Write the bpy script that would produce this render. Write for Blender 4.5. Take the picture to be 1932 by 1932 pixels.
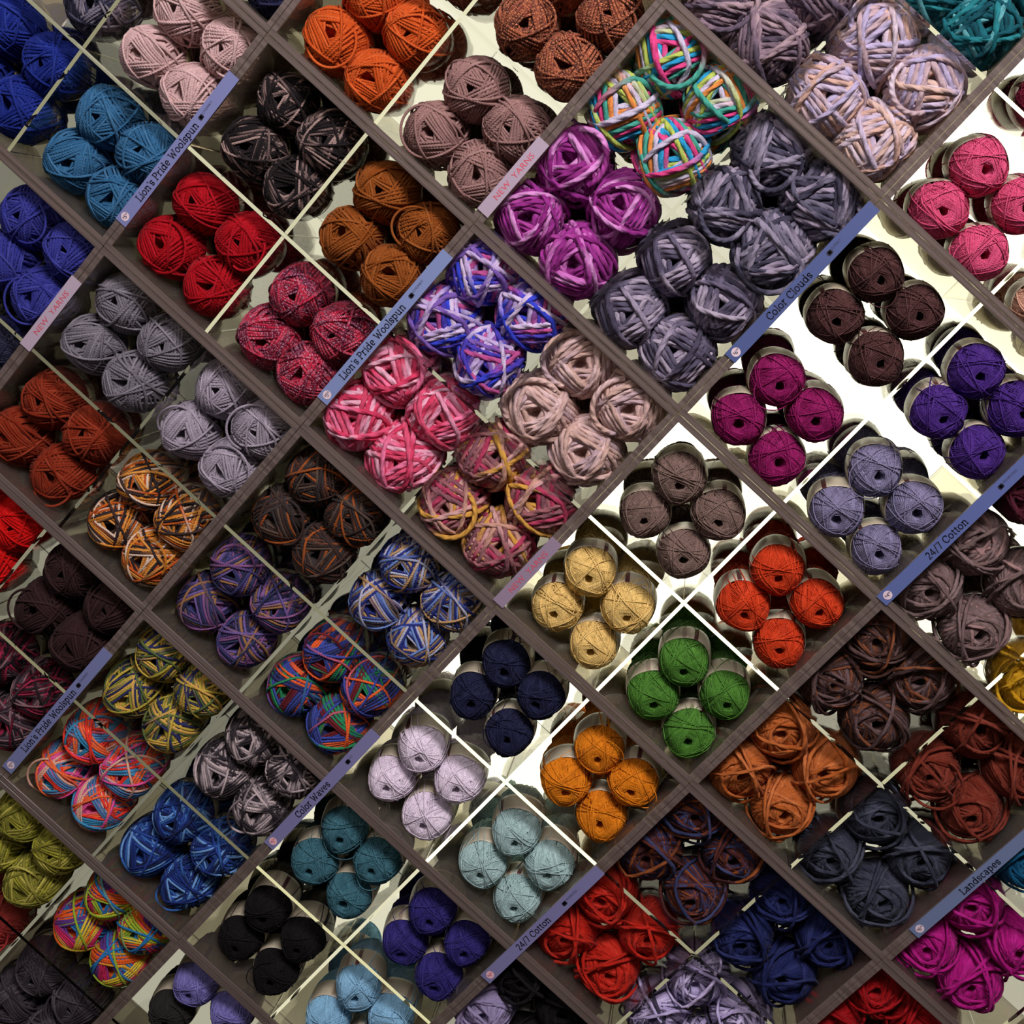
import bpy, math, random
import numpy as np
from mathutils import Matrix, Vector

sc = bpy.context.scene
for o in list(bpy.data.objects):
    bpy.data.objects.remove(o)

# ------------------------------------------------------------------ camera
A = 0.18            # edge of one diamond bin in metres
Z0 = 1.75           # height of lattice node (0,0)
S = math.sqrt(.5)
DEPTH = 1.50 * A    # bin depth

def P(i, j, y=0.0):                       # lattice coordinates -> room coordinates (wall in the XZ plane)
    return Vector((A * (i + j) * S, y, Z0 + A * (j - i) * S))

cam_d = bpy.data.cameras.new('camera')
cam = bpy.data.objects.new('camera', cam_d)
sc.collection.objects.link(cam)
sc.camera = cam
cam_d.sensor_width = 36
FOC = 2.5
cam_d.lens = 18 * FOC
cam_d.clip_start = .05
R = Matrix(((0.98787099, 0.14593522, -0.05304539), (-0.02533246, -0.18557201, -0.98230407), (-0.1531965, 0.97173347, -0.17962431)))
right, down, fwd = Vector(R[0]), Vector(R[1]), Vector(R[2])
M = Matrix((right, -down, -fwd)).transposed().to_4x4()
CAM = Vector((4.45447852 * A, -9.25912359 * A, Z0 - .39556641 * A))
M.translation = CAM
cam.matrix_world = M

# ------------------------------------------------------------------ world, lamps, exposure
w = bpy.data.worlds.new('shop_interior')
sc.world = w
w.use_nodes = True
w.node_tree.nodes['Background'].inputs[0].default_value = (0.95, 0.84, 0.84, 1)
w.node_tree.nodes['Background'].inputs[1].default_value = 0.07

def area(name, loc, target, size, power, col):
    l = bpy.data.lights.new(name, 'AREA')
    l.shape = 'RECTANGLE'; l.size, l.size_y = size
    l.energy = power; l.color = col
    o = bpy.data.objects.new(name, l)
    o.location = loc
    o.rotation_euler = (Vector(target) - Vector(loc)).to_track_quat('-Z', 'Y').to_euler()
    sc.collection.objects.link(o)
    o['label'] = 'shop ceiling light shining on the yarn wall'
    o['category'] = 'ceiling light'
    return o
area('ceiling_light', (1.55, -1.9, 3.35), (0.9, 0, 1.55), (1.1, .5), 84, (1.0, .90, .94))
area('ceiling_light', (-.2, -2.3, 3.3), (0.5, 0, 1.7), (.9, .5), 13, (1.0, .89, .92))

vs = sc.view_settings
vs.view_transform = 'Standard'; vs.look = 'None'; vs.gamma = 1; vs.exposure = 0
vs.use_curve_mapping = False
sc.cycles.use_denoising = True
sc.cycles.max_bounces = 26
sc.cycles.transmission_bounces = 24
sc.cycles.glossy_bounces = 24
sc.cycles.diffuse_bounces = 3
sc.cycles.transparent_max_bounces = 8
sc.cycles.sample_clamp_indirect = 3
sc.cycles.use_adaptive_sampling = True
sc.cycles.adaptive_threshold = .02

# ------------------------------------------------------------------ helpers
def lin(c):
    return tuple(((v / 255) / 12.92 if v / 255 <= .04045 else ((v / 255 + .055) / 1.055) ** 2.4) for v in c)

def tag(o, label=None, cat=None, group=None, kind=None):
    if label: o['label'] = label
    if cat: o['category'] = cat
    if group: o['group'] = group
    if kind: o['kind'] = kind
    return o

def empty(name, loc):
    o = bpy.data.objects.new(name, None)
    o.empty_display_size = .02
    o.location = loc
    sc.collection.objects.link(o)
    return o

def link_mesh(name, me, parent=None, mat=None):
    o = bpy.data.objects.new(name, me)
    sc.collection.objects.link(o)
    if parent is not None:
        o.parent = parent
    if mat is not None and not me.materials:
        me.materials.append(mat)
    return o

def mesh_np(name, verts, faces, uv=None, smooth=True):
    me = bpy.data.meshes.new(name)
    verts = np.asarray(verts, np.float32); faces = np.asarray(faces, np.int32)
    k = faces.shape[1]
    me.vertices.add(len(verts)); me.vertices.foreach_set('co', verts.ravel())
    me.loops.add(faces.size); me.loops.foreach_set('vertex_index', faces.ravel())
    me.polygons.add(len(faces))
    me.polygons.foreach_set('loop_start', np.arange(0, faces.size, k, dtype=np.int32))
    me.polygons.foreach_set('use_smooth', np.full(len(faces), smooth))
    if uv is not None:
        l = me.uv_layers.new(name='yarn')
        l.data.foreach_set('uv', np.asarray(uv, np.float32).ravel())
    me.update(calc_edges=True)
    me.validate()
    return me

def nt(name):
    m = bpy.data.materials.new(name)
    m.use_nodes = True
    n = m.node_tree.nodes
    for x in list(n):
        n.remove(x)
    out = n.new('ShaderNodeOutputMaterial')
    return m, n, m.node_tree.links, out

def math_n(n, L, op, a, b=None, clamp=False):
    x = n.new('ShaderNodeMath'); x.operation = op; x.use_clamp = clamp
    for k, v in enumerate((a, b)):
        if v is None: continue
        if isinstance(v, (int, float)): x.inputs[k].default_value = v
        else: L.new(v, x.inputs[k])
    return x.outputs[0]

# ------------------------------------------------------------------ materials
def m_acrylic():
    m, n, L, out = nt('clear_acrylic')
    g = n.new('ShaderNodeBsdfGlass')
    g.inputs['Color'].default_value = (.997, .996, .982, 1)
    g.inputs['Roughness'].default_value = 0.0
    g.inputs['IOR'].default_value = 1.49
    L.new(g.outputs[0], out.inputs[0])
    return m

def m_smoked():                        # thick outer walls: clear acrylic with scuffs and haze
    m, n, L, out = nt('hazy_acrylic')
    g = n.new('ShaderNodeBsdfGlass')
    g.inputs['Color'].default_value = (.96, .94, .88, 1)
    g.inputs['Roughness'].default_value = 0.02
    g.inputs['IOR'].default_value = 1.49
    t = n.new('ShaderNodeBsdfTranslucent'); t.inputs[0].default_value = (.88, .85, .76, 1)
    d = n.new('ShaderNodeBsdfDiffuse'); d.inputs[0].default_value = (.46, .42, .38, 1)
    a = n.new('ShaderNodeMixShader'); a.inputs[0].default_value = .4
    L.new(t.outputs[0], a.inputs[1]); L.new(d.outputs[0], a.inputs[2])
    b = n.new('ShaderNodeMixShader'); b.inputs[0].default_value = .13
    L.new(g.outputs[0], b.inputs[1]); L.new(a.outputs[0], b.inputs[2])
    L.new(b.outputs[0], out.inputs[0])
    return m

def m_trim():                          # matt brownish front edges of the thick walls
    m, n, L, out = nt('brushed_edge')
    p = n.new('ShaderNodeBsdfPrincipled')
    tc = n.new('ShaderNodeTexCoord'); mp = n.new('ShaderNodeMapping')
    mp.inputs['Scale'].default_value = (3, 300, 300)
    L.new(tc.outputs['Object'], mp.inputs[0])
    no = n.new('ShaderNodeTexNoise'); no.inputs['Scale'].default_value = 1.0; no.inputs['Detail'].default_value = 3
    L.new(mp.outputs[0], no.inputs[0])
    r = n.new('ShaderNodeValToRGB')
    r.color_ramp.elements[0].position = .3; r.color_ramp.elements[0].color = (*lin((92, 80, 76)), 1)
    r.color_ramp.elements[1].position = .75; r.color_ramp.elements[1].color = (*lin((138, 124, 116)), 1)
    L.new(no.outputs[0], r.inputs[0]); L.new(r.outputs[0], p.inputs['Base Color'])
    p.inputs['Roughness'].default_value = .35
    p.inputs['Coat Weight'].default_value = .15
    tr = n.new('ShaderNodeBsdfTranslucent'); tr.inputs[0].default_value = (.8, .72, .62, 1)
    mx = n.new('ShaderNodeMixShader'); mx.inputs[0].default_value = .32
    L.new(p.outputs[0], mx.inputs[1]); L.new(tr.outputs[0], mx.inputs[2])
    L.new(mx.outputs[0], out.inputs[0])
    return m

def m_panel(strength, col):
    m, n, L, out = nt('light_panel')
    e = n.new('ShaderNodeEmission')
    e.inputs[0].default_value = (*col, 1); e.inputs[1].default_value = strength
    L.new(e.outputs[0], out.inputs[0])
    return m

def m_simple(name, rgb, rough=.6):
    m, n, L, out = nt(name)
    p = n.new('ShaderNodeBsdfPrincipled')
    p.inputs['Base Color'].default_value = (*lin(rgb), 1)
    p.inputs['Roughness'].default_value = rough
    no = n.new('ShaderNodeTexNoise'); no.inputs['Scale'].default_value = 400
    b = n.new('ShaderNodeBump'); b.inputs['Strength'].default_value = .05
    L.new(no.outputs[0], b.inputs['Height']); L.new(b.outputs[0], p.inputs['Normal'])
    L.new(p.outputs[0], out.inputs[0])
    return m

def m_yarn(name, ply, bump, fuzz, nply):
    """Six dye colours are read from the ball (c0..c5); 'run' is the length of one full dye sequence, 'fleck' the share of tweed flecks."""
    m, n, L, out = nt(name)
    uv = n.new('ShaderNodeUVMap'); uv.uv_map = 'yarn'
    sx = n.new('ShaderNodeSeparateXYZ'); L.new(uv.outputs[0], sx.inputs[0])
    u, v = sx.outputs[0], sx.outputs[1]
    oi = n.new('ShaderNodeObjectInfo')
    def att(nm):
        a = n.new('ShaderNodeAttribute'); a.attribute_type = 'OBJECT'; a.attribute_name = nm
        return a
    per = att('run').outputs['Fac']
    f = math_n(n, L, 'DIVIDE', u, per)
    f = math_n(n, L, 'ADD', f, math_n(n, L, 'MULTIPLY', oi.outputs['Random'], 17.0))
    f = math_n(n, L, 'MULTIPLY', math_n(n, L, 'FRACT', f), 6.0)
    cols = [att('c%d' % k).outputs['Color'] for k in range(6)]
    cur = cols[0]
    for k in range(1, 7):
        t = math_n(n, L, 'MULTIPLY', math_n(n, L, 'SUBTRACT', f, k - .12), 5.0, clamp=True)
        mx = n.new('ShaderNodeMix'); mx.data_type = 'RGBA'
        L.new(t, mx.inputs[0]); L.new(cur, mx.inputs[6]); L.new(cols[k % 6], mx.inputs[7])
        cur = mx.outputs[2]
    # tweed flecks
    cb = n.new('ShaderNodeCombineXYZ')
    L.new(math_n(n, L, 'MULTIPLY', u, 5.0), cb.inputs[0]); L.new(math_n(n, L, 'MULTIPLY', v, 2.0), cb.inputs[1])
    no = n.new('ShaderNodeTexNoise'); no.inputs['Scale'].default_value = 1.0; no.inputs['Detail'].default_value = 1
    L.new(cb.outputs[0], no.inputs[0])
    th = math_n(n, L, 'SUBTRACT', math_n(n, L, 'ADD', no.outputs[0], math_n(n, L, 'MULTIPLY', att('fleck').outputs['Fac'], .35)), .72)
    t = math_n(n, L, 'MULTIPLY', th, 14.0, clamp=True)
    mx = n.new('ShaderNodeMix'); mx.data_type = 'RGBA'
    L.new(t, mx.inputs[0]); L.new(cur, mx.inputs[6]); L.new(att('c6').outputs['Color'], mx.inputs[7])
    cur = mx.outputs[2]
    # small fibre to fibre variation of the dye
    tc = n.new('ShaderNodeTexCoord')
    n2 = n.new('ShaderNodeTexNoise'); n2.inputs['Scale'].default_value = fuzz; n2.inputs['Detail'].default_value = 2
    L.new(tc.outputs['Object'], n2.inputs[0])
    hs = n.new('ShaderNodeHueSaturation')
    L.new(math_n(n, L, 'ADD', math_n(n, L, 'MULTIPLY', n2.outputs[0], .5), .75), hs.inputs['Value'])
    L.new(cur, hs.inputs['Color'])
    # ply twist
    ang = math_n(n, L, 'MULTIPLY', math_n(n, L, 'ADD', math_n(n, L, 'MULTIPLY', u, ply), math_n(n, L, 'MULTIPLY', v, float(nply))), 6.28318)
    h = math_n(n, L, 'SINE', math_n(n, L, 'MULTIPLY', ang, 1.0))
    h = math_n(n, L, 'ADD', h, math_n(n, L, 'MULTIPLY', n2.outputs[0], 1.2))
    b = n.new('ShaderNodeBump'); b.inputs['Strength'].default_value = bump; b.inputs['Distance'].default_value = .02
    L.new(h, b.inputs['Height'])
    p = n.new('ShaderNodeBsdfPrincipled')
    L.new(hs.outputs[0], p.inputs['Base Color']); L.new(b.outputs[0], p.inputs['Normal'])
    p.inputs['Roughness'].default_value = .85
    p.inputs['Specular IOR Level'].default_value = .15
    p.inputs['Sheen Weight'].default_value = .03
    p.inputs['Sheen Roughness'].default_value = .4
    L.new(p.outputs[0], out.inputs[0])
    return m

def m_band(name, base, block):
    m, n, L, out = nt(name)
    p = n.new('ShaderNodeBsdfPrincipled')
    tc = n.new('ShaderNodeTexCoord')
    sx = n.new('ShaderNodeSeparateXYZ'); L.new(tc.outputs['Object'], sx.inputs[0])
    an = math_n(n, L, 'ARCTAN2', sx.outputs[2], sx.outputs[0])
    fr = math_n(n, L, 'FRACT', math_n(n, L, 'ADD', math_n(n, L, 'MULTIPLY', an, .48), 10.0))
    r = n.new('ShaderNodeValToRGB'); r.color_ramp.interpolation = 'CONSTANT'
    e = r.color_ramp.elements
    e[0].position = 0; e[0].color = (*lin(base), 1)
    e[1].position = .70; e[1].color = (*lin(block), 1)
    x = e.new(.78); x.color = (*lin([min(255, c + 14) for c in base]), 1)
    x = e.new(.92); x.color = (*lin([(c * 3 + d) // 4 for c, d in zip(base, block)]), 1)
    L.new(fr, r.inputs[0]); L.new(r.outputs[0], p.inputs['Base Color'])
    p.inputs['Roughness'].default_value = .35
    L.new(p.outputs[0], out.inputs[0])
    return m

ACR = m_acrylic(); HAZ = m_smoked(); TRIM = m_trim()
YM = {'W': m_yarn('wool_yarn', 1.1, .22, 260, 3), 'C': m_yarn('chunky_yarn', .38, .28, 160, 2),
      'K': m_yarn('cotton_yarn', .6, .25, 300, 2), 'R': m_yarn('roving_yarn', .2, .25, 120, 1)}
BAND = {'K': m_band('cotton_label_paper', (186, 178, 152), (84, 46, 44)), 'W': m_band('wool_label_paper', (176, 170, 128), (70, 60, 40)),
        'R': m_band('pale_label_paper', (200, 196, 180), (120, 112, 100)), 'C': m_band('chunky_label_paper', (120, 116, 90), (50, 46, 40))}

# ------------------------------------------------------------------ the wall the cubes stand against, and the shop floor
def room_slab(name, lo, hi, mat):
    import bmesh
    bm = bmesh.new(); bmesh.ops.create_cube(bm, size=1)
    for v in bm.verts:
        v.co = Vector([lo[k] + (v.co[k] + .5) * (hi[k] - lo[k]) for k in range(3)])
    me = bpy.data.meshes.new(name); bm.to_mesh(me); bm.free()
    me.materials.append(mat)
    return tag(link_mesh(name, me), kind='structure')
room_slab('wall_back', (-3.2, DEPTH + .03, 0), (4.6, DEPTH + .13, 3.6), m_simple('painted_wall', (190, 182, 160), .8))
room_slab('floor', (-3.2, -4.5, -.1), (4.6, DEPTH + .13, 0), m_simple('dark_floor', (70, 60, 56), .5))

# ------------------------------------------------------------------ boxes in lattice directions
UX, VX, YX = Vector((S, 0, -S)), Vector((S, 0, S)), Vector((0, 1, 0))
def slab(name, i0, i1, j0, j1, y0, y1, parent, mat, origin=None, gap=0.0):
    """A slab spanning lattice i0..i1, j0..j1 (bin units) and y0..y1 (metres); local X = down-right, local Z = up-right."""
    c = P((i0 + i1) / 2, (j0 + j1) / 2, (y0 + y1) / 2)
    hx, hz, hy = abs(i1 - i0) * A / 2 - gap, abs(j1 - j0) * A / 2 - gap, abs(y1 - y0) / 2
    bv = min(hx, hz, hy) * .18 if name not in ('divider', 'side_panel') else 0
    import bmesh
    bm = bmesh.new()
    bmesh.ops.create_cube(bm, size=2)
    for v in bm.verts:
        v.co = Vector((v.co.x * hx, v.co.y * hy, v.co.z * hz))
    if bv > 1e-5:
        bmesh.ops.bevel(bm, geom=bm.edges[:], offset=bv, segments=1, affect='EDGES')
    me = bpy.data.meshes.new(name); bm.to_mesh(me); bm.free()
    me.materials.append(mat)
    o = link_mesh(name, me, parent)
    m = Matrix((UX, YX, VX)).transposed().to_4x4()
    base = parent.matrix_basis.translation if parent is not None else Vector((0, 0, 0))
    m.translation = c - base
    o.matrix_basis = m
    return o

TW, TH = 0.044, 0.030      # thick wall and thin divider, in bin units
CREAM = (1.0, .965, .74)
# (i, j) of the module's left corner: light strength, where it hangs
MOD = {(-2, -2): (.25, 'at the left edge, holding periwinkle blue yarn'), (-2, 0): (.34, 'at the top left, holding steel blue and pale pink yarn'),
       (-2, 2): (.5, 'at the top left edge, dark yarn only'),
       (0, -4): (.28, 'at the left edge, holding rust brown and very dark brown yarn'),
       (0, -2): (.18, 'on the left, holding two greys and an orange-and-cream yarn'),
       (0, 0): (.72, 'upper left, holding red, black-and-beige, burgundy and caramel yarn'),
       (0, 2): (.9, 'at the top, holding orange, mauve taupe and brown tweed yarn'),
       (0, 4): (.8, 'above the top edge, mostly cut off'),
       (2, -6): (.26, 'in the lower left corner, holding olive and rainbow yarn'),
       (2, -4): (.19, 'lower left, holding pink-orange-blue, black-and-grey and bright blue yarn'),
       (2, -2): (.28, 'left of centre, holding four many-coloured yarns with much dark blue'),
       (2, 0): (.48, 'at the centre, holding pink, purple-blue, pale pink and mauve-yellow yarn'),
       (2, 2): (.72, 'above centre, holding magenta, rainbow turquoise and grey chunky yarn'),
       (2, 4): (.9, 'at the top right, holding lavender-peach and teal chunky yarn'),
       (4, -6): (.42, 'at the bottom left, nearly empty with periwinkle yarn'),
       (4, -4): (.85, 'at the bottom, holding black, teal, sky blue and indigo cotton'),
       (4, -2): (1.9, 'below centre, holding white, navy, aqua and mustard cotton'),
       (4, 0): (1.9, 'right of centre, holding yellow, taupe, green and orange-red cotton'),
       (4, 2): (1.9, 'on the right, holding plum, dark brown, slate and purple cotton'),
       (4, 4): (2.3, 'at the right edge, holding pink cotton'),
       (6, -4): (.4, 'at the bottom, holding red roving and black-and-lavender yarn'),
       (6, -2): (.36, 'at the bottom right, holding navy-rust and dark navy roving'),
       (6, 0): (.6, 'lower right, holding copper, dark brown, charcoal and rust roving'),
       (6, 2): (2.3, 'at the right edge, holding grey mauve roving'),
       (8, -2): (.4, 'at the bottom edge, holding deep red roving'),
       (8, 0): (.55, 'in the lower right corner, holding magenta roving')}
MIDU = {(0, -2): .07}       # thin cross of this cube sits a little off its middle
for (i0, j0), (pw, where) in MOD.items():
    r = empty('acrylic_display_cube', P(i0 + 1, j0 + 1, 0))
    tag(r, 'acrylic display cube ' + where.replace(', holding',' holding').replace(' and ', ' and '), 'display cube', 'acrylic cubes of the yarn wall')
    g = .003
    i1, j1 = i0 + 2 - g, j0 + 2 - g
    a0, b0 = i0 + g, j0 + g
    fy = .0035
    for (ia, ib, ja, jb) in ((a0, i1, b0, b0 + TW), (a0, i1, j1 - TW, j1), (a0, a0 + TW, b0 + TW, j1 - TW), (i1 - TW, i1, b0 + TW, j1 - TW)):
        sp = slab('side_panel', ia, ib, ja, jb, fy, DEPTH - .001, r, HAZ)
        e = slab('edge_trim', ia, ib, ja, jb, 0, fy - .0002, r, TRIM)
    mi, mj = i0 + 1 + MIDU.get((i0, j0), 0), j0 + 1
    slab('divider', a0 + TW, i1 - TW, mj - TH / 2, mj + TH / 2, .002, DEPTH - .001, r, ACR, gap=.0002)
    slab('divider', mi - TH / 2, mi + TH / 2, b0 + TW, mj - TH / 2, .002, DEPTH - .001, r, ACR, gap=.0002)
    slab('divider', mi - TH / 2, mi + TH / 2, mj + TH / 2, j1 - TW, .002, DEPTH - .001, r, ACR, gap=.0002)
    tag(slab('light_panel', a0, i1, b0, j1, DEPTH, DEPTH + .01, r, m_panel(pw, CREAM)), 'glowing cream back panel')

# ------------------------------------------------------------------ yarn geometry
def shape(d, L, p, dim, lump, ph):
    n = (np.abs(d) ** p).sum(1) ** (1 / p)
    q = d / n[:, None]
    th = np.arccos(np.clip(np.abs(d[:, 1]), 0, 1))
    k = 1 - dim * np.exp(-(th / .42) ** 2)
    q = q * k[:, None]
    s = 1 + lump * (np.sin(3.1 * d[:, 0] + ph) * np.cos(2.3 * d[:, 2] + 2 * ph) + .6 * np.sin(4.7 * d[:, 1] + 3 * ph + d[:, 0] * 2))
    q = q * s[:, None]
    q[:, 1] *= L
    return q

def wound(seed, rs, L, p, bundles, loops, hole, wid, S_=36, sides=5, swirl=False, dim=.1, lump=.02, stray=3, hq=.17):
    rng = np.random.default_rng(seed)
    phi, th0, cc, rad = [], [], [], []
    f = rng.uniform(0, 6.28)
    for b in range(bundles):
        if swirl:
            nl = loops
            st = math.pi * 1.02 / nl * (1 if b % 2 == 0 else 1)
            for l in range(nl):
                t = np.arange(S_) / S_
                phi.append(f + (l + t) * st); th0.append(np.full(S_, hole[b % len(hole)])); cc.append(np.zeros(S_) + rng.normal(0, .012))
                rad.append(np.full(S_, (.84, .93, 1.0)[b] + rng.normal(0, .008)))
            f += rng.uniform(1, 4)
        else:
            f += 2.399963 + rng.normal(0, .35)
            nl = max(2, int(round(loops * rng.uniform(.6, 1.3))))
            h = rng.uniform(hole[0], hole[1])
            N = nl * S_
            t = np.arange(N) / N
            sgn = rng.choice([-1, 1])
            c = -(t if sgn > 0 else 1 - t) * min(wid, nl * rs * 1.75)
            phi.append(f + rng.normal(0, .16) * (t - .5)); th0.append(np.full(N, h)); cc.append(c)
            rad.append(np.full(N, 1 + rs * (.2 + 2.3 * b / bundles)))
    for k in range(stray):
        N = S_ * int(rng.integers(1, 3))
        f += rng.uniform(1.2, 2.6)
        t = np.arange(N) / N
        phi.append(f + .5 * t); th0.append(np.full(N, rng.uniform(.15, .6))); cc.append(np.full(N, -rng.uniform(0, .25)))
        rad.append(np.full(N, 1 + rs * (2.8 + .15 * k)))
    phi, th0, cc, rad = map(np.concatenate, (phi, th0, cc, rad))
    ker = np.ones(S_ // 3) / (S_ // 3)
    sm = lambda a: np.convolve(np.pad(a, (S_ // 6, S_ // 3 - 1 - S_ // 6), 'edge'), ker, 'valid')
    phi, th0, cc, rad = sm(phi), sm(th0), sm(cc), sm(rad)
    fit = 1.04 if swirl else 1 + rs * 2.0
    rad = rad / fit
    N = len(phi)
    beta = math.pi / 2 - th0
    n = np.stack([np.sin(beta) * np.cos(phi), -np.cos(beta), np.sin(beta) * np.sin(phi)], 1)
    Y = np.array([[0, 1, 0]])
    e1 = np.cross(n, Y); e1 /= np.linalg.norm(e1, axis=1)[:, None]
    e2 = np.cross(n, e1)
    t = np.arange(N) * 2 * math.pi / S_
    wob = rng.normal(0, 1, N // 9 + 3)
    wv = np.interp(np.arange(N) / 9, np.arange(len(wob)), wob) * rs * .22
    c = cc + wv
    d = np.sqrt(1 - c ** 2)[:, None] * (np.cos(t)[:, None] * e1 + np.sin(t)[:, None] * e2) + c[:, None] * n
    ph = rng.uniform(0, 6)
    pos = shape(d, L, p, dim, lump, ph) * rad[:, None]
    T = np.gradient(pos, axis=0); seg = np.linalg.norm(T, axis=1); T /= seg[:, None] + 1e-9
    nr = d * np.array([[1, 1 / L, 1]]); nr /= np.linalg.norm(nr, axis=1)[:, None]
    sd = np.cross(T, nr); sd /= np.linalg.norm(sd, axis=1)[:, None] + 1e-9
    up = np.cross(sd, T)
    a = np.arange(sides) * 2 * math.pi / sides
    wr = rs * (1 + .12 * np.interp(np.arange(N) / 5, np.arange(N // 5 + 3), rng.normal(0, 1, N // 5 + 3)))
    V = pos[:, None, :] + wr[:, None, None] * (np.cos(a)[None, :, None] * sd[:, None, :] + .85 * np.sin(a)[None, :, None] * up[:, None, :])
    V = V.reshape(-1, 3)
    i = np.arange(N - 1)[:, None]; k = np.arange(sides)[None, :]; k2 = (k + 1) % sides
    F = np.stack([i * sides + k, i * sides + k2, (i + 1) * sides + k2, (i + 1) * sides + k], -1).reshape(-1, 4)
    arc = np.concatenate([[0], np.cumsum(seg[1:])])
    ua = arc / (2 * rs)
    kk = np.broadcast_to(k, (N - 1, sides)); ii = np.broadcast_to(i, (N - 1, sides))
    # u in strand diameters, v round the strand
    uvs = np.stack([np.stack([ua[ii], kk / sides], -1), np.stack([ua[ii], (kk + 1) / sides], -1),
                    np.stack([ua[ii + 1], (kk + 1) / sides], -1), np.stack([ua[ii + 1], kk / sides], -1)], 2).reshape(-1, 2)
    # core under the strands
    nu, nv = 40, 22
    th = np.linspace(0.0, math.pi, nv + 1); az = np.arange(nu) * 2 * math.pi / nu
    D = np.stack([np.sin(th)[:, None] * np.cos(az)[None], -np.cos(th)[:, None] * np.ones(nu)[None], np.sin(th)[:, None] * np.sin(az)[None]], -1).reshape(-1, 3)
    polar = np.minimum(th, math.pi - th)
    k0 = (.80 if swirl else .965) / fit * np.ones_like(th)
    sink = 1 - .42 * np.exp(-(polar / hq) ** 3)
    B = shape(D, L, p, dim, lump, ph) * np.repeat(k0, nu)[:, None]
    B[:, 1] *= np.repeat(sink, nu)
    off = len(V)
    i = np.arange(nv)[:, None]; k = np.arange(nu)[None, :]; k2 = (k + 1) % nu
    F2 = np.stack([i * nu + k, (i + 1) * nu + k, (i + 1) * nu + k2, i * nu + k2], -1).reshape(-1, 4) + off
    kk = np.broadcast_to(k, (nv, nu)) / nu * 90.0; ii = np.broadcast_to(i, (nv, nu)) * .25
    uv2 = np.stack([np.stack([kk, ii], -1)] * 4, 2).reshape(-1, 2)
    F = np.concatenate([F, F2]); uvs = np.concatenate([uvs, uv2]); V = np.concatenate([V, B])
    return V, F, uvs

# style: radius (bins), spacing (bins), half length / radius, name
STY = {'W': dict(r=.232, sp=.425, L=1.50, name='wool_yarn_ball'),
       'C': dict(r=.262, sp=.478, L=1.35, name='chunky_yarn_ball'),
       'K': dict(r=.196, sp=.385, L=1.85, name='cotton_yarn_ball'),
       'R': dict(r=.250, sp=.470, L=1.35, name='roving_yarn_ball')}
GEN = {'W': lambda s: wound(s, .050, 1.50, 2.25, 17, 5, (.05, .42), .5, 36, 5, lump=.025, hq=.17),
       'C': lambda s: wound(s, .084, 1.35, 2.2, 13, 4, (.06, .42), .6, 40, 6, lump=.04, hq=.2),
       'K': lambda s: wound(s, .024, 1.85, 2.3, 28, 8, (.12, .36), .36, 34, 4, dim=.10, lump=.02, stray=9, hq=.16),
       'R': lambda s: wound(s, .060, 1.35, 2.2, 3, 38, (.24, .42, .66), .4, 34, 5, swirl=True, dim=.06, lump=.035, stray=2, hq=.22)}
MESH, BMESH = {}, {}
for k, nvar in (('W', 7), ('C', 5), ('K', 5), ('R', 4)):
    MESH[k] = []
    for v in range(nvar):
        V, F, uv = GEN[k](100 * ord(k) + v)
        V = V * STY[k]['r'] * A
        me = mesh_np(STY[k]['name'], V, F, uv)
        me.materials.append(YM[k])
        MESH[k].append(me)
    # label band round the middle
    L = STY[k]['L']; pp = {'W': 2.25, 'C': 2.2, 'K': 2.3, 'R': 2.2}[k]; rs = {'W': .05, 'C': .088, 'K': .021, 'R': .052}[k]
    nu = 48
    y0, y1 = (-.36, .16) if k == 'K' else (.02, .36)
    ys = np.linspace(y0, y1, 7)
    rows = []
    for thick in (0, .012):
        for y in ys:
            q = (1 - abs(y) ** pp) ** (1 / pp) * (1 + rs * (1.9 if k == 'K' else .6)) + thick
            az = np.arange(nu) * 2 * math.pi / nu
            cr = (np.abs(np.cos(az)) ** pp + np.abs(np.sin(az)) ** pp) ** (-1 / pp)
            rows.append(np.stack([q * cr * np.cos(az), np.full(nu, y * L), q * cr * np.sin(az)], 1))
    V = np.concatenate(rows) * STY[k]['r'] * A
    F = []
    for t in (0, 7):
        for i in range(6):
            for a in range(nu):
                b = (a + 1) % nu
                q = [(t + i) * nu + a, (t + i) * nu + b, (t + i + 1) * nu + b, (t + i + 1) * nu + a]
                F.append(q if t == 0 else q[::-1])
    for i, j in ((0, 7), (6, 13)):
        for a in range(nu):
            b = (a + 1) % nu
            q = [i * nu + a, i * nu + b, j * nu + b, j * nu + a]
            F.append(q[::-1] if i == 0 else q)
    me = mesh_np('paper_band', V, F)
    me.materials.append(BAND[k])
    BMESH[k] = me

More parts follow.
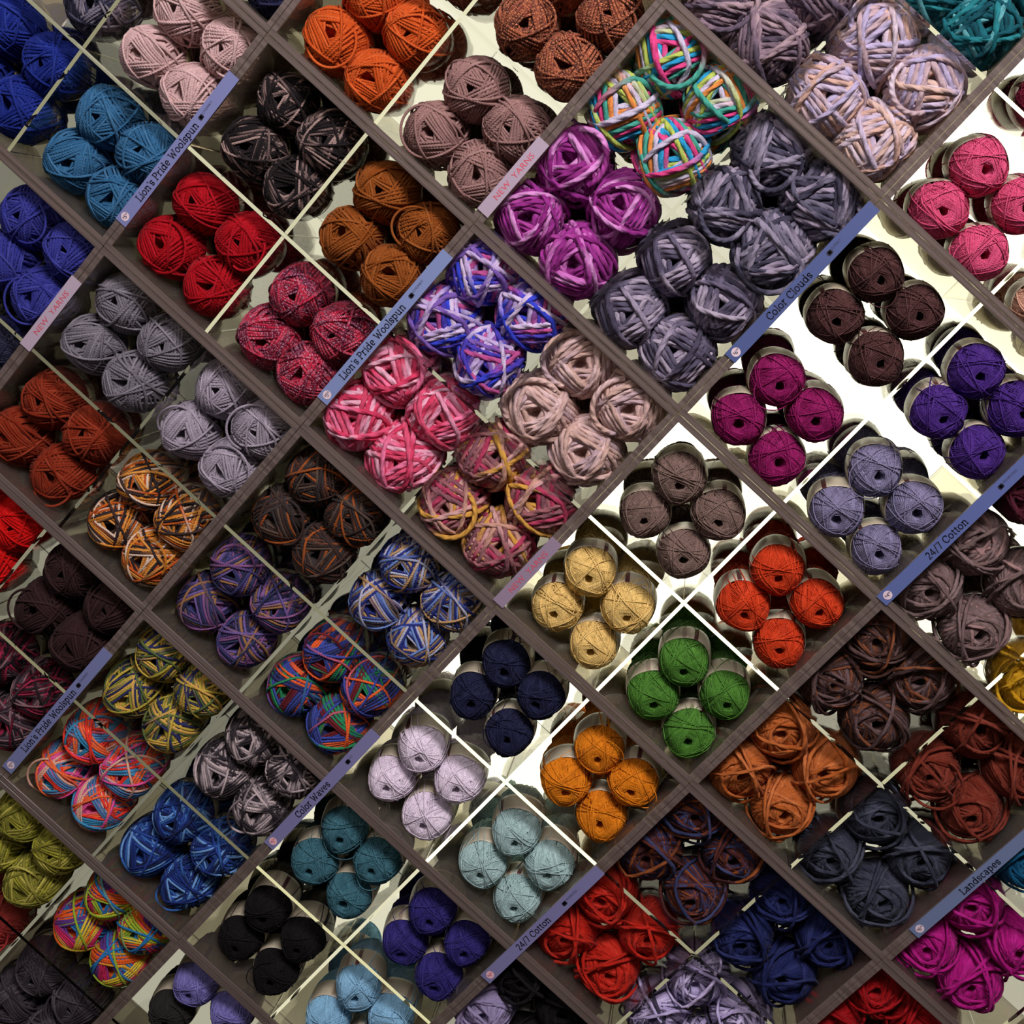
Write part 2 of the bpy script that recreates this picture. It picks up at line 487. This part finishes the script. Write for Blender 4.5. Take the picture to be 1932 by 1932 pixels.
# ------------------------------------------------------------------ what lies in each bin
# (i, j): style, description, palette (up to 6 colours), dye run length in strand diameters, fleck colour, fleck share
def same(c, d=10):
    return [c, tuple(max(0, x - d) for x in c), c, tuple(min(255, x + d) for x in c), c, tuple(max(0, x - d // 2) for x in c)]
BIN = {
 (-2, 0): ('W', 'royal blue', same((26, 44, 128)), 60, 0, 0),
 (-2, 1): ('W', 'slate and charcoal marbled', [(58, 58, 78), (120, 116, 130), (40, 40, 56), (70, 70, 90), (30, 30, 44), (130, 124, 134)], 40, 0, 0),
 (-1, -2): ('W', 'dark blue-grey', same((38, 40, 60)), 60, 0, 0),
 (-1, -1): ('W', 'periwinkle blue', same((54, 58, 142)), 60, 0, 0),
 (-1, 0): ('W', 'steel blue', same((52, 104, 142)), 60, 0, 0),
 (-1, 1): ('W', 'pale dusty pink', same((202, 170, 166)), 60, 0, 0),
 (-1, 2): ('W', 'dark navy', same((34, 36, 66)), 60, 0, 0),
 (0, 3): ('W', 'reddish brown tweed', same((92, 46, 34)), 60, (150, 90, 60), .7),
 (0, 2): ('W', 'bright orange', same((196, 84, 30)), 60, 0, 0),
 (0, 1): ('W', 'black and beige marbled', [(34, 28, 28), (28, 24, 26), (160, 136, 128), (40, 34, 34), (110, 92, 88), (26, 22, 24)], 70, 0, 0),
 (0, 0): ('W', 'crimson red', same((164, 8, 24)), 60, 0, 0),
 (0, -1): ('W', 'charcoal to mid grey', same((122, 118, 126), 14), 60, 0, 0),
 (0, -2): ('W', 'rust brown', same((134, 46, 22)), 60, 0, 0),
 (0, -3): ('W', 'bright scarlet', same((206, 14, 14)), 60, 0, 0),
 (1, -4): ('W', 'burgundy and grey marbled', [(96, 16, 40), (40, 30, 38), (150, 40, 70), (70, 60, 66), (36, 26, 30), (130, 100, 104)], 120, 0, 0),
 (1, -3): ('W', 'almost black brown', same((50, 30, 30), 6), 60, 0, 0),
 (1, -2): ('W', 'orange, cream and black marbled', [(206, 130, 44), (60, 46, 44), (220, 196, 172), (190, 88, 30), (46, 38, 40), (216, 150, 70)], 380, 0, 0),
 (1, -1): ('W', 'light heather grey', same((158, 150, 162), 14), 60, 0, 0),
 (1, 0): ('W', 'raspberry and burgundy tweed', [(176, 24, 56), (120, 16, 44), (190, 44, 70), (96, 20, 50), (170, 30, 60), (110, 20, 44)], 40, (190, 140, 160), .45),
 (1, 1): ('W', 'caramel brown', same((140, 76, 26)), 60, 0, 0),
 (1, 2): ('W', 'mauve taupe', same((150, 116, 110)), 60, 0, 0),
 (1, 3): ('W', 'copper and brown tweed', [(120, 64, 48), (80, 44, 38), (140, 76, 54), (90, 50, 44), (120, 60, 50), (70, 42, 38)], 30, (200, 124, 84), .6),
 (2, -6): ('W', 'coral red', same((170, 60, 56)), 60, 0, 0),
 (2, -5): ('W', 'olive lime', [(156, 156, 50), (130, 126, 44), (186, 180, 84), (110, 112, 38), (150, 146, 60), (120, 120, 44)], 90, 0, 0),
 (2, -4): ('W', 'pink, orange and turquoise striped', [(224, 84, 150), (240, 110, 60), (60, 140, 180), (236, 60, 44), (84, 128, 176), (222, 176, 150)], 1500, 0, 0),
 (2, -3): ('W', 'mustard and navy striped', [(196, 172, 70), (50, 54, 104), (170, 158, 60), (90, 110, 60), (210, 168, 84), (44, 48, 90)], 330, 0, 0),
 (2, -2): ('W', 'purple, navy and ochre striped', [(60, 60, 110), (130, 84, 130), (50, 56, 90), (150, 110, 70), (110, 90, 150), (44, 46, 76)], 560, 0, 0),
 (2, -1): ('W', 'espresso with orange threads', [(60, 42, 36), (50, 44, 44), (150, 78, 34), (56, 50, 50), (46, 36, 32), (84, 70, 60)], 420, 0, 0),
 (2, 0): ('C', 'rose pink', [(216, 84, 118), (228, 150, 176), (206, 60, 96), (232, 120, 158), (200, 70, 100), (230, 170, 190)], 78, 0, 0),
 (2, 1): ('C', 'violet, blue and lilac', [(70, 60, 170), (190, 170, 214), (52, 66, 196), (180, 80, 140), (120, 90, 170), (206, 190, 220)], 102, 0, 0),
 (2, 2): ('C', 'magenta purple', [(150, 50, 138), (196, 112, 184), (130, 36, 116), (168, 66, 150), (208, 140, 200), (140, 44, 126)], 72, 0, 0),
 (2, 3): ('C', 'turquoise, lime and pink rainbow', [(42, 150, 196), (176, 196, 92), (196, 190, 210), (222, 140, 70), (70, 160, 140), (214, 70, 130)], 270, 0, 0),
 (2, 4): ('C', 'brownish grey', [(132, 112, 124), (96, 84, 100), (160, 138, 144), (110, 94, 106), (140, 120, 130), (80, 70, 84)], 72, 0, 0),
 (3, -6): ('W', 'fuzzy charcoal', same((66, 60, 66), 16), 40, 0, 0),
 (3, -5): ('W', 'bright rainbow striped', [(226, 96, 34), (150, 178, 50), (40, 120, 180), (92, 54, 130), (214, 44, 96), (222, 196, 56)], 1900, 0, 0),
 (3, -4): ('W', 'marbled bright and navy blue', [(30, 52, 120), (40, 72, 150), (24, 36, 76), (52, 100, 170), (28, 46, 110), (110, 160, 214)], 130, 0, 0),
 (3, -3): ('W', 'black, grey and white marbled', [(60, 54, 58), (170, 158, 160), (44, 40, 44), (130, 120, 122), (54, 48, 52), (196, 180, 178)], 60, 0, 0),
 (3, -2): ('W', 'blue, orange and green striped', [(60, 74, 150), (44, 50, 96), (226, 96, 44), (60, 76, 160), (40, 140, 90), (110, 34, 40)], 1200, 0, 0),
 (3, -1): ('W', 'blue, tan and white striped', [(40, 50, 120), (186, 150, 100), (176, 180, 200), (44, 56, 130), (110, 140, 200), (120, 104, 90)], 480, 0, 0),
 (3, 0): ('C', 'mauve, gold and rose', [(150, 96, 100), (200, 156, 150), (170, 60, 90), (196, 150, 130), (130, 84, 92), (206, 156, 70)], 132, 0, 0),
 (3, 1): ('C', 'pale blush and beige', [(206, 176, 166), (190, 160, 152), (214, 186, 182), (196, 164, 150), (184, 160, 164), (212, 180, 170)], 72, 0, 0),
 (3, 2): ('C', 'dark purple-grey', [(98, 92, 112), (156, 146, 166), (70, 66, 84), (120, 112, 132), (84, 80, 100), (166, 156, 172)], 66, 0, 0),
 (3, 3): ('C', 'ash grey and black', [(88, 86, 104), (140, 134, 152), (60, 58, 74), (110, 106, 124), (150, 140, 158), (70, 68, 86)], 66, 0, 0),
 (3, 4): ('C', 'lavender and peach', [(190, 176, 196), (204, 174, 160), (176, 166, 196), (200, 164, 148), (206, 190, 200), (184, 160, 164)], 90, 0, 0),
 (3, 5): ('C', 'teal', [(20, 96, 104), (36, 124, 130), (14, 70, 80), (90, 160, 164), (24, 100, 110), (16, 80, 90)], 72, 0, 0),
 (4, -5): ('K', 'periwinkle lavender', same((128, 124, 190)), 60, 0, 0),
 (4, -4): ('K', 'black', same((20, 18, 18), 4), 60, 0, 0),
 (4, -3): ('K', 'deep teal', same((66, 116, 128)), 60, 0, 0),
 (4, -2): ('K', 'white', same((238, 226, 240), 6), 60, 0, 0),
 (4, -1): ('K', 'dark navy blue', same((32, 36, 66)), 60, 0, 0),
 (4, 0): ('K', 'butter yellow', same((236, 204, 124)), 60, 0, 0),
 (4, 1): ('K', 'taupe brown', same((128, 106, 96)), 60, 0, 0),
 (4, 2): ('K', 'plum magenta', same((142, 24, 92)), 60, 0, 0),
 (4, 3): ('K', 'dark chocolate', same((84, 54, 52)), 60, 0, 0),
 (4, 4): ('K', 'raspberry pink', same((214, 84, 124)), 60, 0, 0),
 (4, 5): ('K', 'crimson wine', same((120, 24, 50)), 60, 0, 0),
 (5, -4): ('K', 'sky blue', same((146, 198, 226), 6), 60, 0, 0),
 (5, -3): ('K', 'indigo blue', same((52, 46, 120)), 60, 0, 0),
 (5, -2): ('K', 'pale aqua', same((172, 204, 200)), 60, 0, 0),
 (5, -1): ('K', 'mustard orange', same((224, 134, 24)), 60, 0, 0),
 (5, 0): ('K', 'leaf green', same((78, 132, 48)), 60, 0, 0),
 (5, 1): ('K', 'orange-red', same((206, 64, 26)), 60, 0, 0),
 (5, 2): ('K', 'slate lavender', same((132, 128, 158)), 60, 0, 0),
 (5, 3): ('K', 'violet purple', same((76, 44, 130)), 60, 0, 0),
 (5, 4): ('K', 'peach beige', same((214, 166, 140)), 60, 0, 0),
 (6, -3): ('R', 'black and lavender', [(22, 20, 22), (28, 26, 28), (22, 20, 22), (150, 140, 176), (24, 22, 24), (20, 18, 20)], 900, 0, 0),
 (6, -2): ('R', 'fiery red', same((184, 38, 24)), 60, 0, 0),
 (6, -1): ('R', 'navy, rust and purple', [(58, 28, 30), (44, 50, 84), (130, 70, 34), (70, 32, 30), (60, 64, 100), (90, 44, 34)], 300, 0, 0),
 (6, 0): ('R', 'copper brown', same((178, 98, 46), 14), 60, 0, 0),
 (6, 1): ('R', 'dark brown and mauve', [(66, 44, 38), (90, 70, 68), (60, 40, 34), (120, 70, 44), (56, 40, 38), (100, 80, 80)], 400, 0, 0),
 (6, 2): ('R', 'grey mauve', [(120, 100, 98), (110, 90, 86), (150, 120, 116), (104, 88, 84), (126, 106, 104), (112, 92, 90)], 500, 0, 0),
 (6, 3): ('R', 'deep burgundy', same((70, 20, 34)), 60, 0, 0),
 (7, -2): ('R', 'pale lavender and charcoal', [(196, 184, 222), (170, 158, 200), (60, 56, 76), (186, 176, 216), (110, 104, 130), (200, 190, 224)], 600, 0, 0),
 (7, -1): ('R', 'midnight blue', same((30, 38, 84)), 60, 0, 0),
 (7, 0): ('R', 'blue-black charcoal', same((58, 62, 76)), 60, 0, 0),
 (7, 1): ('R', 'dark rust', same((112, 46, 32)), 60, 0, 0),
 (7, 2): ('R', 'golden yellow', same((206, 158, 30)), 60, 0, 0),
 (8, -1): ('R', 'deep red', same((156, 16, 22)), 60, 0, 0),
 (8, 0): ('R', 'hot magenta', same((170, 24, 122)), 60, 0, 0),
 (8, 1): ('R', 'petrol blue', same((16, 84, 120)), 60, 0, 0),
}
YF = {'W': .045, 'C': .03, 'K': .05, 'R': .05}    # how far the front balls stand back from the edge, in bins

cand = []
for (ci, cj), b in BIN.items():
    st = STY[b[0]]
    r, sp, L = st['r'], st['sp'], st['L']
    rng = random.Random(ci * 131 + cj * 17 + 5)
    o0 = r + .03
    for layer in (0, 1):
        for pos, (fa, fb) in (('lowest', (0, 0)), ('left', (1, 0)), ('right', (0, 1)), ('topmost', (1, 1))):
            if layer and b[0] != 'K':             # the rear balls have settled into the gaps between the front ones
                fa, fb = {'lowest': (.40, .40), 'left': (1.02, .02), 'right': (.02, 1.02), 'topmost': (1.05, 1.05)}[pos]
            a = o0 + fa * sp + (rng.uniform(-.012, .012) if fa else 0)
            bb = o0 + fb * sp + (rng.uniform(-.012, .012) if fb else 0)
            yc = YF[b[0]] + r * L + rng.uniform(0, .035)
            if layer:
                yc += 2 * r * L * .98
                a += .05 if b[0] != 'K' else .035; bb += .05 if b[0] != 'K' else .035
                if b[0] in 'KR':
                    a += rng.uniform(-.03, .05) * (1 if fa else 0); bb += rng.uniform(-.03, .05) * (1 if fb else 0)
                if b[0] == 'K' and pos == 'topmost' and rng.random() < .25:
                    continue
            if yc + r * L > 1.49:
                yc = 1.49 - r * L
            if (ci, cj) == (4, -5) and (layer or pos == 'lowest'):
                continue
            lim = r * {'W': 1.14, 'C': 1.10, 'K': 1.06, 'R': 1.12}[b[0]] + .028
            if layer:
                a, bb = min(max(a, lim), 1 - lim), min(max(bb, lim), 1 - lim)
            c = P(ci + 1 - a, cj + bb, yc * A)
            cand.append(dict(cell=(ci, cj), b=b, pos=pos, layer=layer, c=c, yc=yc, r=r, L=L, rng=rng.random()))

# what can be seen of each ball from the shop floor: a coarse depth test, so that balls wholly behind others are left out
G = 280
def to_px(p):
    q = p - CAM
    z = q.dot(fwd)
    return (q.dot(right) / z * FOC + 1) * G / 2, (q.dot(down) / z * FOC + 1) * G / 2, FOC * G / 2 / z
own = -np.ones((G, G), int); zb = np.full((G, G), 1e9)
gy, gx = np.mgrid[0:G, 0:G] + .5
for k, d in enumerate(cand):
    for t in (-.75, -.4, 0, .4, .75):
        c = d['c'] + Vector((0, t * d['r'] * d['L'] * A, 0))
        x, y, s = to_px(c)
        rad = d['r'] * A * math.sqrt(1 - t * t) * s * .98
        m = ((gx - x) ** 2 + (gy - y) ** 2 < rad ** 2) & (c.y < zb)
        zb[m] = c.y; own[m] = k
vis = np.bincount(own[own >= 0].ravel(), minlength=len(cand))

def set_dye(o, b):
    pal = b[2]
    for k in range(6):
        o['c%d' % k] = [float(x) for x in lin(pal[k])]
    o['c6'] = [float(x) for x in lin(b[4] if b[4] else pal[0])]
    o['run'] = float(b[3]); o['fleck'] = float(b[5])

seen, nb, FRONT = set(), 0, []
for k, d in enumerate(cand):
    if vis[k] < 2:
        continue
    b = d['b']; sty = b[0]
    rng = random.Random(k * 7 + 3)
    me = MESH[sty][(k * 5 + k // 4) % len(MESH[sty])]
    o = link_mesh(STY[sty]['name'], me)
    kind = {'W': 'wool yarn ball', 'C': 'thick yarn ball', 'K': 'cotton ball', 'R': 'soft roving ball'}[sty]
    if d['layer'] == 0:
        lab = '%s %s, %s of the front ones in its bin' % (b[1], kind, d['pos'])
    else:
        lab = '%s %s behind the %s front one' % (b[1], kind, d['pos'])
    assert lab not in seen and 4 <= len(lab.split()) <= 16, lab
    seen.add(lab)
    tag(o, lab, 'ball of yarn', '%s balls of yarn in one bin' % b[1])
    set_dye(o, b)
    if d['cell'] == (6, -3):                       # only the left ball of this bin is lavender
        for q in range(6):
            o['c%d' % q] = [float(x) for x in lin((150, 140, 176) if d['pos'] == 'left' else (22, 20, 22))]
        o['label'] = ('lavender' if d['pos'] == 'left' else 'black') + lab[len('black and lavender'):] + ' at the bottom edge'
    if d['cell'] == (4, -5) and d['pos'] == 'left':
        for q in range(6):
            o['c%d' % q] = [float(x) for x in lin((44, 44, 40))]
        o['label'] = 'dark grey cotton ball left of the periwinkle ones, at the bottom edge'
    roll = rng.uniform(0, 6.283)
    tilt = .10 if sty != 'K' else .05
    if sty == 'K' and d['pos'] != 'lowest':
        d['c'] = d['c'] + Vector((0, 0, .045 * A))
    rot = Matrix.Rotation(rng.uniform(-tilt, tilt), 4, 'Z') @ Matrix.Rotation(rng.uniform(-tilt, tilt) + (0 if sty != 'K' else .07 if d['pos'] == 'lowest' else .15), 4, 'X') @ Matrix.Rotation(roll, 4, 'Y')
    sc_ = rng.uniform(.97, 1.03) * (1.06 if d['layer'] and sty == 'W' else 1)
    mw = Matrix.Translation(d['c']) @ rot @ Matrix.Diagonal((sc_, 1, sc_ * rng.uniform(.95, 1.03), 1))
    o.matrix_basis = mw
    bo = link_mesh('paper_band', BMESH[sty], o)
    if d['layer'] == 0: FRONT.append((o, sty, d))
    nb += 1

# slack strands hanging loose on some of the front balls
def slack(rr, L, rs, a0, a1, out, seed):
    N, sd = 30, 6
    rng = np.random.default_rng(seed)
    t = np.linspace(0, 1, N); a = a0 + (a1 - a0) * t
    R_ = (.80 + out * np.sin(math.pi * t) + .03 * np.sin(7 * t + seed))
    p = np.stack([R_ * np.cos(a), -L * (.74 + .1 * np.sin(math.pi * t)) + 0 * t, R_ * np.sin(a)], 1)
    T = np.gradient(p, axis=0); T /= np.linalg.norm(T, axis=1)[:, None]
    n1 = np.cross(T, np.array([[0, 1, 0]])); n1 /= np.linalg.norm(n1, axis=1)[:, None]; n2 = np.cross(T, n1)
    g = np.arange(sd) * 2 * math.pi / sd
    V = (p[:, None] + rs * (np.cos(g)[None, :, None] * n1[:, None] + np.sin(g)[None, :, None] * n2[:, None])).reshape(-1, 3)
    i = np.arange(N - 1)[:, None]; k = np.arange(sd)[None]; k2 = (k + 1) % sd
    F = np.stack([i * sd + k, i * sd + k2, (i + 1) * sd + k2, (i + 1) * sd + k], -1).reshape(-1, 4)
    uu = np.broadcast_to(i * .9, (N - 1, sd)); vv = np.broadcast_to(k / sd, (N - 1, sd))
    uv = np.stack([np.stack([uu, vv], -1), np.stack([uu, vv + 1 / sd], -1), np.stack([uu + .9, vv + 1 / sd], -1), np.stack([uu + .9, vv], -1)], 2).reshape(-1, 2)
    return mesh_np('loose_strand', V * rr, F, uv)
for n_, (o, sty, d) in enumerate(FRONT):
    rng = random.Random(n_ * 11 + 2)
    big = d['cell'] in ((3, 4), (2, 3), (3, 3))
    if rng.random() > (.6 if big else .22): continue
    a0 = rng.uniform(0, 6.28)
    rs = {'W': .045, 'C': .08, 'K': .02, 'R': .05}[sty]
    me = slack(STY[sty]['r'] * A, STY[sty]['L'], rs, a0, a0 + rng.uniform(1.6, 3.2), .26 if big else .20, n_)
    me.materials.append(YM[sty])
    q = link_mesh('loose_strand', me, o)
    for key in ('c0', 'c1', 'c2', 'c3', 'c4', 'c5', 'c6', 'run', 'fleck'):
        q[key] = o[key]

# ------------------------------------------------------------------ signs
# a small slab-serif alphabet drawn with strokes; x, y in em units (x-height .5, cap height .72)
def arc(cx, cy, rx, ry, a0, a1, n=10):
    return [(cx + rx * math.cos(math.radians(a0 + (a1 - a0) * k / n)), cy + ry * math.sin(math.radians(a0 + (a1 - a0) * k / n))) for k in range(n + 1)]
def sf(x, y, w=.07):
    return [(x - w, y), (x + w, y)]
GL = {
 'L': (.50, [[(.12, .72), (.12, 0)], [(.02, 0), (.46, 0), (.46, .16)], sf(.12, .72, .1)]),
 'P': (.54, [[(.12, .72), (.12, 0)], [(.02, .72), (.3, .72)] + arc(.3, .54, .17, .18, 90, -90) + [(.12, .36)], sf(.12, 0, .1)]),
 'W': (.86, [[(.08, .72), (.25, 0), (.42, .6), (.59, 0), (.76, .72)], sf(.08, .72, .08), sf(.76, .72, .08)]),
 'C': (.62, [arc(.34, .36, .28, .36, 40, 320, 18), [(.555, .72), (.555, .5)]]),
 'i': (.26, [[(.04, .5), (.13, .5), (.13, 0)], sf(.13, 0, .1), [(.1, .68), (.16, .68)]]),
 'o': (.52, [arc(.25, .25, .2, .25, 0, 360, 18)]),
 'n': (.58, [[(.03, .5), (.12, .5), (.12, 0)], [(.12, .34)] + arc(.28, .34, .15, .16, 150, 0, 8) + [(.43, 0)], sf(.12, 0, .08), sf(.43, 0, .08)]),
 "'": (.18, [[(.09, .74), (.09, .58)]]),
 's': (.42, [[(.34, .36), (.34, .45)] + arc(.2, .37, .14, .13, 60, 270, 10) + arc(.2, .12, .14, .13, 90, -120, 10) + [(.06, .14)]]),
 'r': (.42, [[(.03, .5), (.12, .5), (.12, 0)], [(.12, .3)] + arc(.28, .3, .15, .2, 160, 60, 6), sf(.12, 0, .1)]),
 'd': (.56, [arc(.23, .25, .18, .25, 0, 360, 16), [(.32, .74), (.42, .74), (.42, 0), (.5, 0)]]),
 'e': (.50, [[(.06, .26), (.42, .26)] + arc(.24, .25, .18, .25, 5, 310, 14)]),
 'l': (.26, [[(.04, .74), (.13, .74), (.13, 0)], sf(.13, 0, .1)]),
 'p': (.56, [arc(.29, .25, .18, .25, 0, 360, 16), [(.03, .5), (.12, .5), (.12, -.22)], sf(.12, -.22, .1)]),
 'u': (.58, [[(.03, .5), (.11, .5), (.11, .16)] + arc(.27, .16, .16, .16, 180, 360, 8) + [(.43, .5), (.35, .5)], [(.43, .3), (.43, 0), (.52, 0)]]),
 'a': (.50, [[(.07, .46)] + arc(.22, .36, .15, .14, 120, 0, 6) + [(.37, 0), (.45, 0)], arc(.21, .14, .16, .14, 20, 340, 12)]),
 'v': (.50, [[(.06, .5), (.24, 0), (.42, .5)], sf(.06, .5, .06), sf(.42, .5, .06)]),
 'c': (.46, [arc(.25, .25, .19, .25, 50, 310, 14)]),
 't': (.34, [[(.14, .66), (.14, .1)] + arc(.22, .1, .08, .1, 180, 300, 5), [(.03, .5), (.28, .5)]]),
 '2': (.46, [arc(.22, .54, .16, .18, 160, -30, 10) + [(.06, 0), (.4, 0)]]),
 '4': (.50, [[(.34, 0), (.34, .72), (.04, .2), (.46, .2)]]),
 '/': (.40, [[(.05, -.1), (.34, .8)]]),
 '7': (.46, [[(.05, .72), (.4, .72), (.18, 0)]]),
 ' ': (.28, []),
}
def ribbon(lines, w):
    V, F = [], []
    for ln in lines:
        for (x0, y0), (x1, y1) in zip(ln[:-1], ln[1:]):
            dx, dy = x1 - x0, y1 - y0
            l = math.hypot(dx, dy) or 1
            ex, ey = dx / l * w * .45, dy / l * w * .45
            nx, ny = -dy / l * w, dx / l * w
            b = len(V)
            V += [(x0 - ex + nx, 0, y0 - ey + ny), (x0 - ex - nx, 0, y0 - ey - ny), (x1 + ex - nx, 0, y1 + ey - ny), (x1 + ex + nx, 0, y1 + ey + ny)]
            F.append((b, b + 1, b + 2, b + 3))
    return V, F
def serif_text(s, size):
    x = 0; V, F = [], []
    for ch in s:
        adv, lines = GL[ch]
        v, f = ribbon([[(a + x, b) for a, b in ln] for ln in lines], .05)
        F += [tuple(q + len(V) for q in p) for p in f]; V += v
        x += adv * 1.06
    return [(a * size, 0, c * size) for a, _, c in V], F, x * size
def font_text(s, size, sx=1.0):
    cu = bpy.data.curves.new('t', 'FONT'); cu.body = s; cu.size = size; cu.space_character = 1.05
    o = bpy.data.objects.new('t', cu); sc.collection.objects.link(o)
    bpy.context.view_layer.update()
    me = bpy.data.meshes.new_from_object(o.evaluated_get(bpy.context.evaluated_depsgraph_get()))
    bpy.data.objects.remove(o)
    V = [(v.co.x * sx, 0, v.co.y) for v in me.vertices]
    F = [tuple(p.vertices) for p in me.polygons]
    wd = max(v[0] for v in V)
    return V, F, wd
def pts_mesh(name, V, F, mat, parent, off):
    me = bpy.data.meshes.new(name)
    me.from_pydata([(a + off[0], b + off[1], c + off[2]) for a, b, c in V], [], F)
    me.materials.append(mat)
    return link_mesh(name, me, parent)
def disc(rx, rz, n=32, ri=0):
    V = [(rx * math.cos(2 * math.pi * k / n), 0, rz * math.sin(2 * math.pi * k / n)) for k in range(n)]
    return V, [tuple(range(n))]

INK = m_simple('dark_print', (26, 24, 42)); INKP = m_simple('faded_print', (70, 72, 104)); REDP = m_simple('coral_print', (214, 84, 104))
CIRC = m_simple('price_sticker', (226, 206, 214)); CIRP = m_simple('pink_price_sticker', (236, 190, 196))
def sign(i, j0, j1, rgb, text, label, price=None, small=None, off0=0.0, tx=None, size=.62, pink=False, redtext=False, t0=.13, tsm=.72, width=.100, zc=0.0, di=0.0):
    L_ = (j1 - j0) * A
    W_ = width * A
    o = empty('shelf_sign', P(i + di, (j0 + j1) / 2, -.0015))
    m = Matrix((VX, YX, -UX)).transposed().to_4x4(); m.translation = o.location
    o.matrix_basis = m
    tag(o, label, 'sign', 'label strips on the cube edges')
    import bmesh
    bm = bmesh.new(); bmesh.ops.create_cube(bm, size=1)
    for v in bm.verts: v.co = Vector((v.co.x * L_, v.co.y * .0012, v.co.z * W_))
    me = bpy.data.meshes.new('paper_strip'); bm.to_mesh(me); bm.free()
    me.materials.append(m_simple('sign_paper', tuple(.86 * c for c in rgb), .45))
    link_mesh('paper_strip', me, o)
    y = -.0009
    if redtext:
        V, F, wd = font_text(text, W_ * .62)
        s = .62 * L_ / wd
        pts_mesh('lettering', [(a * s, b, c) for a, b, c in V], F, REDP, o, (-L_ * .5 + L_ * t0, y, -W_ * .22))
        return o
    V, F, wd = serif_text(text, W_ * size * 1.15)
    pts_mesh('lettering', V, F, INK, o, (-L_ / 2 + t0 * L_, y, -W_ * .24))
    if price:
        cx = -L_ / 2 + W_ * .62
        V, F = disc(W_ * .33, W_ * .33)
        c_ = pts_mesh('price_sticker', V, [f[::-1] for f in F], CIRP if pink else CIRC, o, (cx, y, 0))
        V, F, wd = font_text('$', W_ * .22)
        pts_mesh('price_digits', V, F, INK, c_, (cx - W_ * .22, y - .0002, -W_ * .02))
        V, F, wd = font_text(price[0], W_ * .42)
        pts_mesh('price_digits', V, F, REDP if pink else INK, c_, (cx - W_ * .11, y - .0002, -W_ * .15))
        V, F, wd = font_text(price[1], W_ * .2)
        pts_mesh('price_digits', V, F, REDP if pink else INK, c_, (cx + W_ * .08, y - .0002, 0))
    if small:
        cx = -L_ / 2 + tsm * L_
        ov = []
        VV, FF = [], []
        for k in (-1, 0, 1):
            V, F = disc(W_ * .11, W_ * .18, 16)
            FF += [tuple(q + len(VV) for q in f)[::-1] for f in F]; VV += [(a + k * W_ * .11, 0, c) for a, b, c in V]
        pts_mesh('weight_icon', VV, FF, INK, o, (cx, y, W_ * .02))
        V, F, wd = font_text(small, W_ * .26)
        pts_mesh('small_print', V, F, INKP, o, (cx + W_ * .28, y, W_ * .03))
        return o

BLUE = (140, 158, 214); BLUD = (104, 122, 184); LAV = (146, 146, 196)
sign(0, .23, 1.62, (142, 150, 206), "Lion's Pride Woolspun", 'blue label strip reading Woolspun between the steel blue and crimson red yarn', ('5', '99'), 'CHUNKY', t0=.16, tsm=.72)
sign(2, .27, 1.72, (146, 166, 218), "Lion's Pride Woolspun", 'blue label strip reading Woolspun between the burgundy tweed and rose pink yarn', ('5', '99'), 'CHUNKY', t0=.16, tsm=.72)
sign(2, -3.88, -2.46, (138, 148, 200), "Lion's Pride Woolspun", 'blue label strip reading Woolspun above the pink, orange and turquoise yarn', ('5', '99'), 'CHUNKY', t0=.17, tsm=.72)
sign(4, -2.78, -1.42, LAV, 'Color Waves', 'lavender label strip reading Color Waves at the lower left of the lit bins', ('5', '99'), '4.5', t0=.27, tsm=.75, pink=True)
sign(6, -2.36, -1.0, LAV, '24/7 Cotton', 'lavender label strip reading 24/7 Cotton below the pale aqua yarn', ('4', '99'), 'WORSTED', t0=.29, tsm=.70, pink=True)
sign(6, 2.0, 3.6, BLUD, '24/7 Cotton', 'blue label strip reading 24/7 Cotton at the right edge below the slate yarn', ('4', '99'), 'WORSTED', t0=.28, tsm=.72)
sign(4, 2.53, 3.94, (88, 106, 164), 'Color Clouds', 'dark blue label strip reading Color Clouds above the dark chocolate yarn', ('6', '99'), 'JUMBO', t0=.27, tsm=.70)
sign(8, .33, 1.60, (126, 144, 184), 'Landscapes', 'grey-blue label strip reading Landscapes in the lower right corner', ('6', '49'), 'HEAVY', t0=.38, tsm=.93)
sign(0, -1.02, -.33, (214, 196, 214), 'NEW  YARNS', 'pale pink strip reading NEW YARNS at the left edge of the wall', redtext=True, t0=.2)
sign(2, 2.1, 2.76, (206, 188, 206), 'NEW  YARNS', 'pale pink strip reading NEW YARNS below the mauve taupe yarn', redtext=True, t0=.2)
sign(4, .03, .70, (176, 156, 180), 'NEW  YARNS', 'dim pink strip reading NEW YARNS above the butter yellow yarn', redtext=True, t0=.2)

# a horizontal rail inside the nearly empty bin at the bottom left
c = P(4.62, -4.36, DEPTH * .9)
import bmesh
bm = bmesh.new(); bmesh.ops.create_cube(bm, size=1)
for v in bm.verts: v.co = Vector((v.co.x * .17, v.co.y * .03, v.co.z * .012))
bmesh.ops.bevel(bm, geom=bm.edges[:], offset=.001, segments=1, affect='EDGES')
me = bpy.data.meshes.new('back_rail'); bm.to_mesh(me); bm.free()
me.materials.append(m_simple('aged_rail', (96, 92, 70), .5))
o = link_mesh('back_rail', me); o.location = c
tag(o, 'narrow horizontal rail at the back of the bin with periwinkle cotton', 'rail')
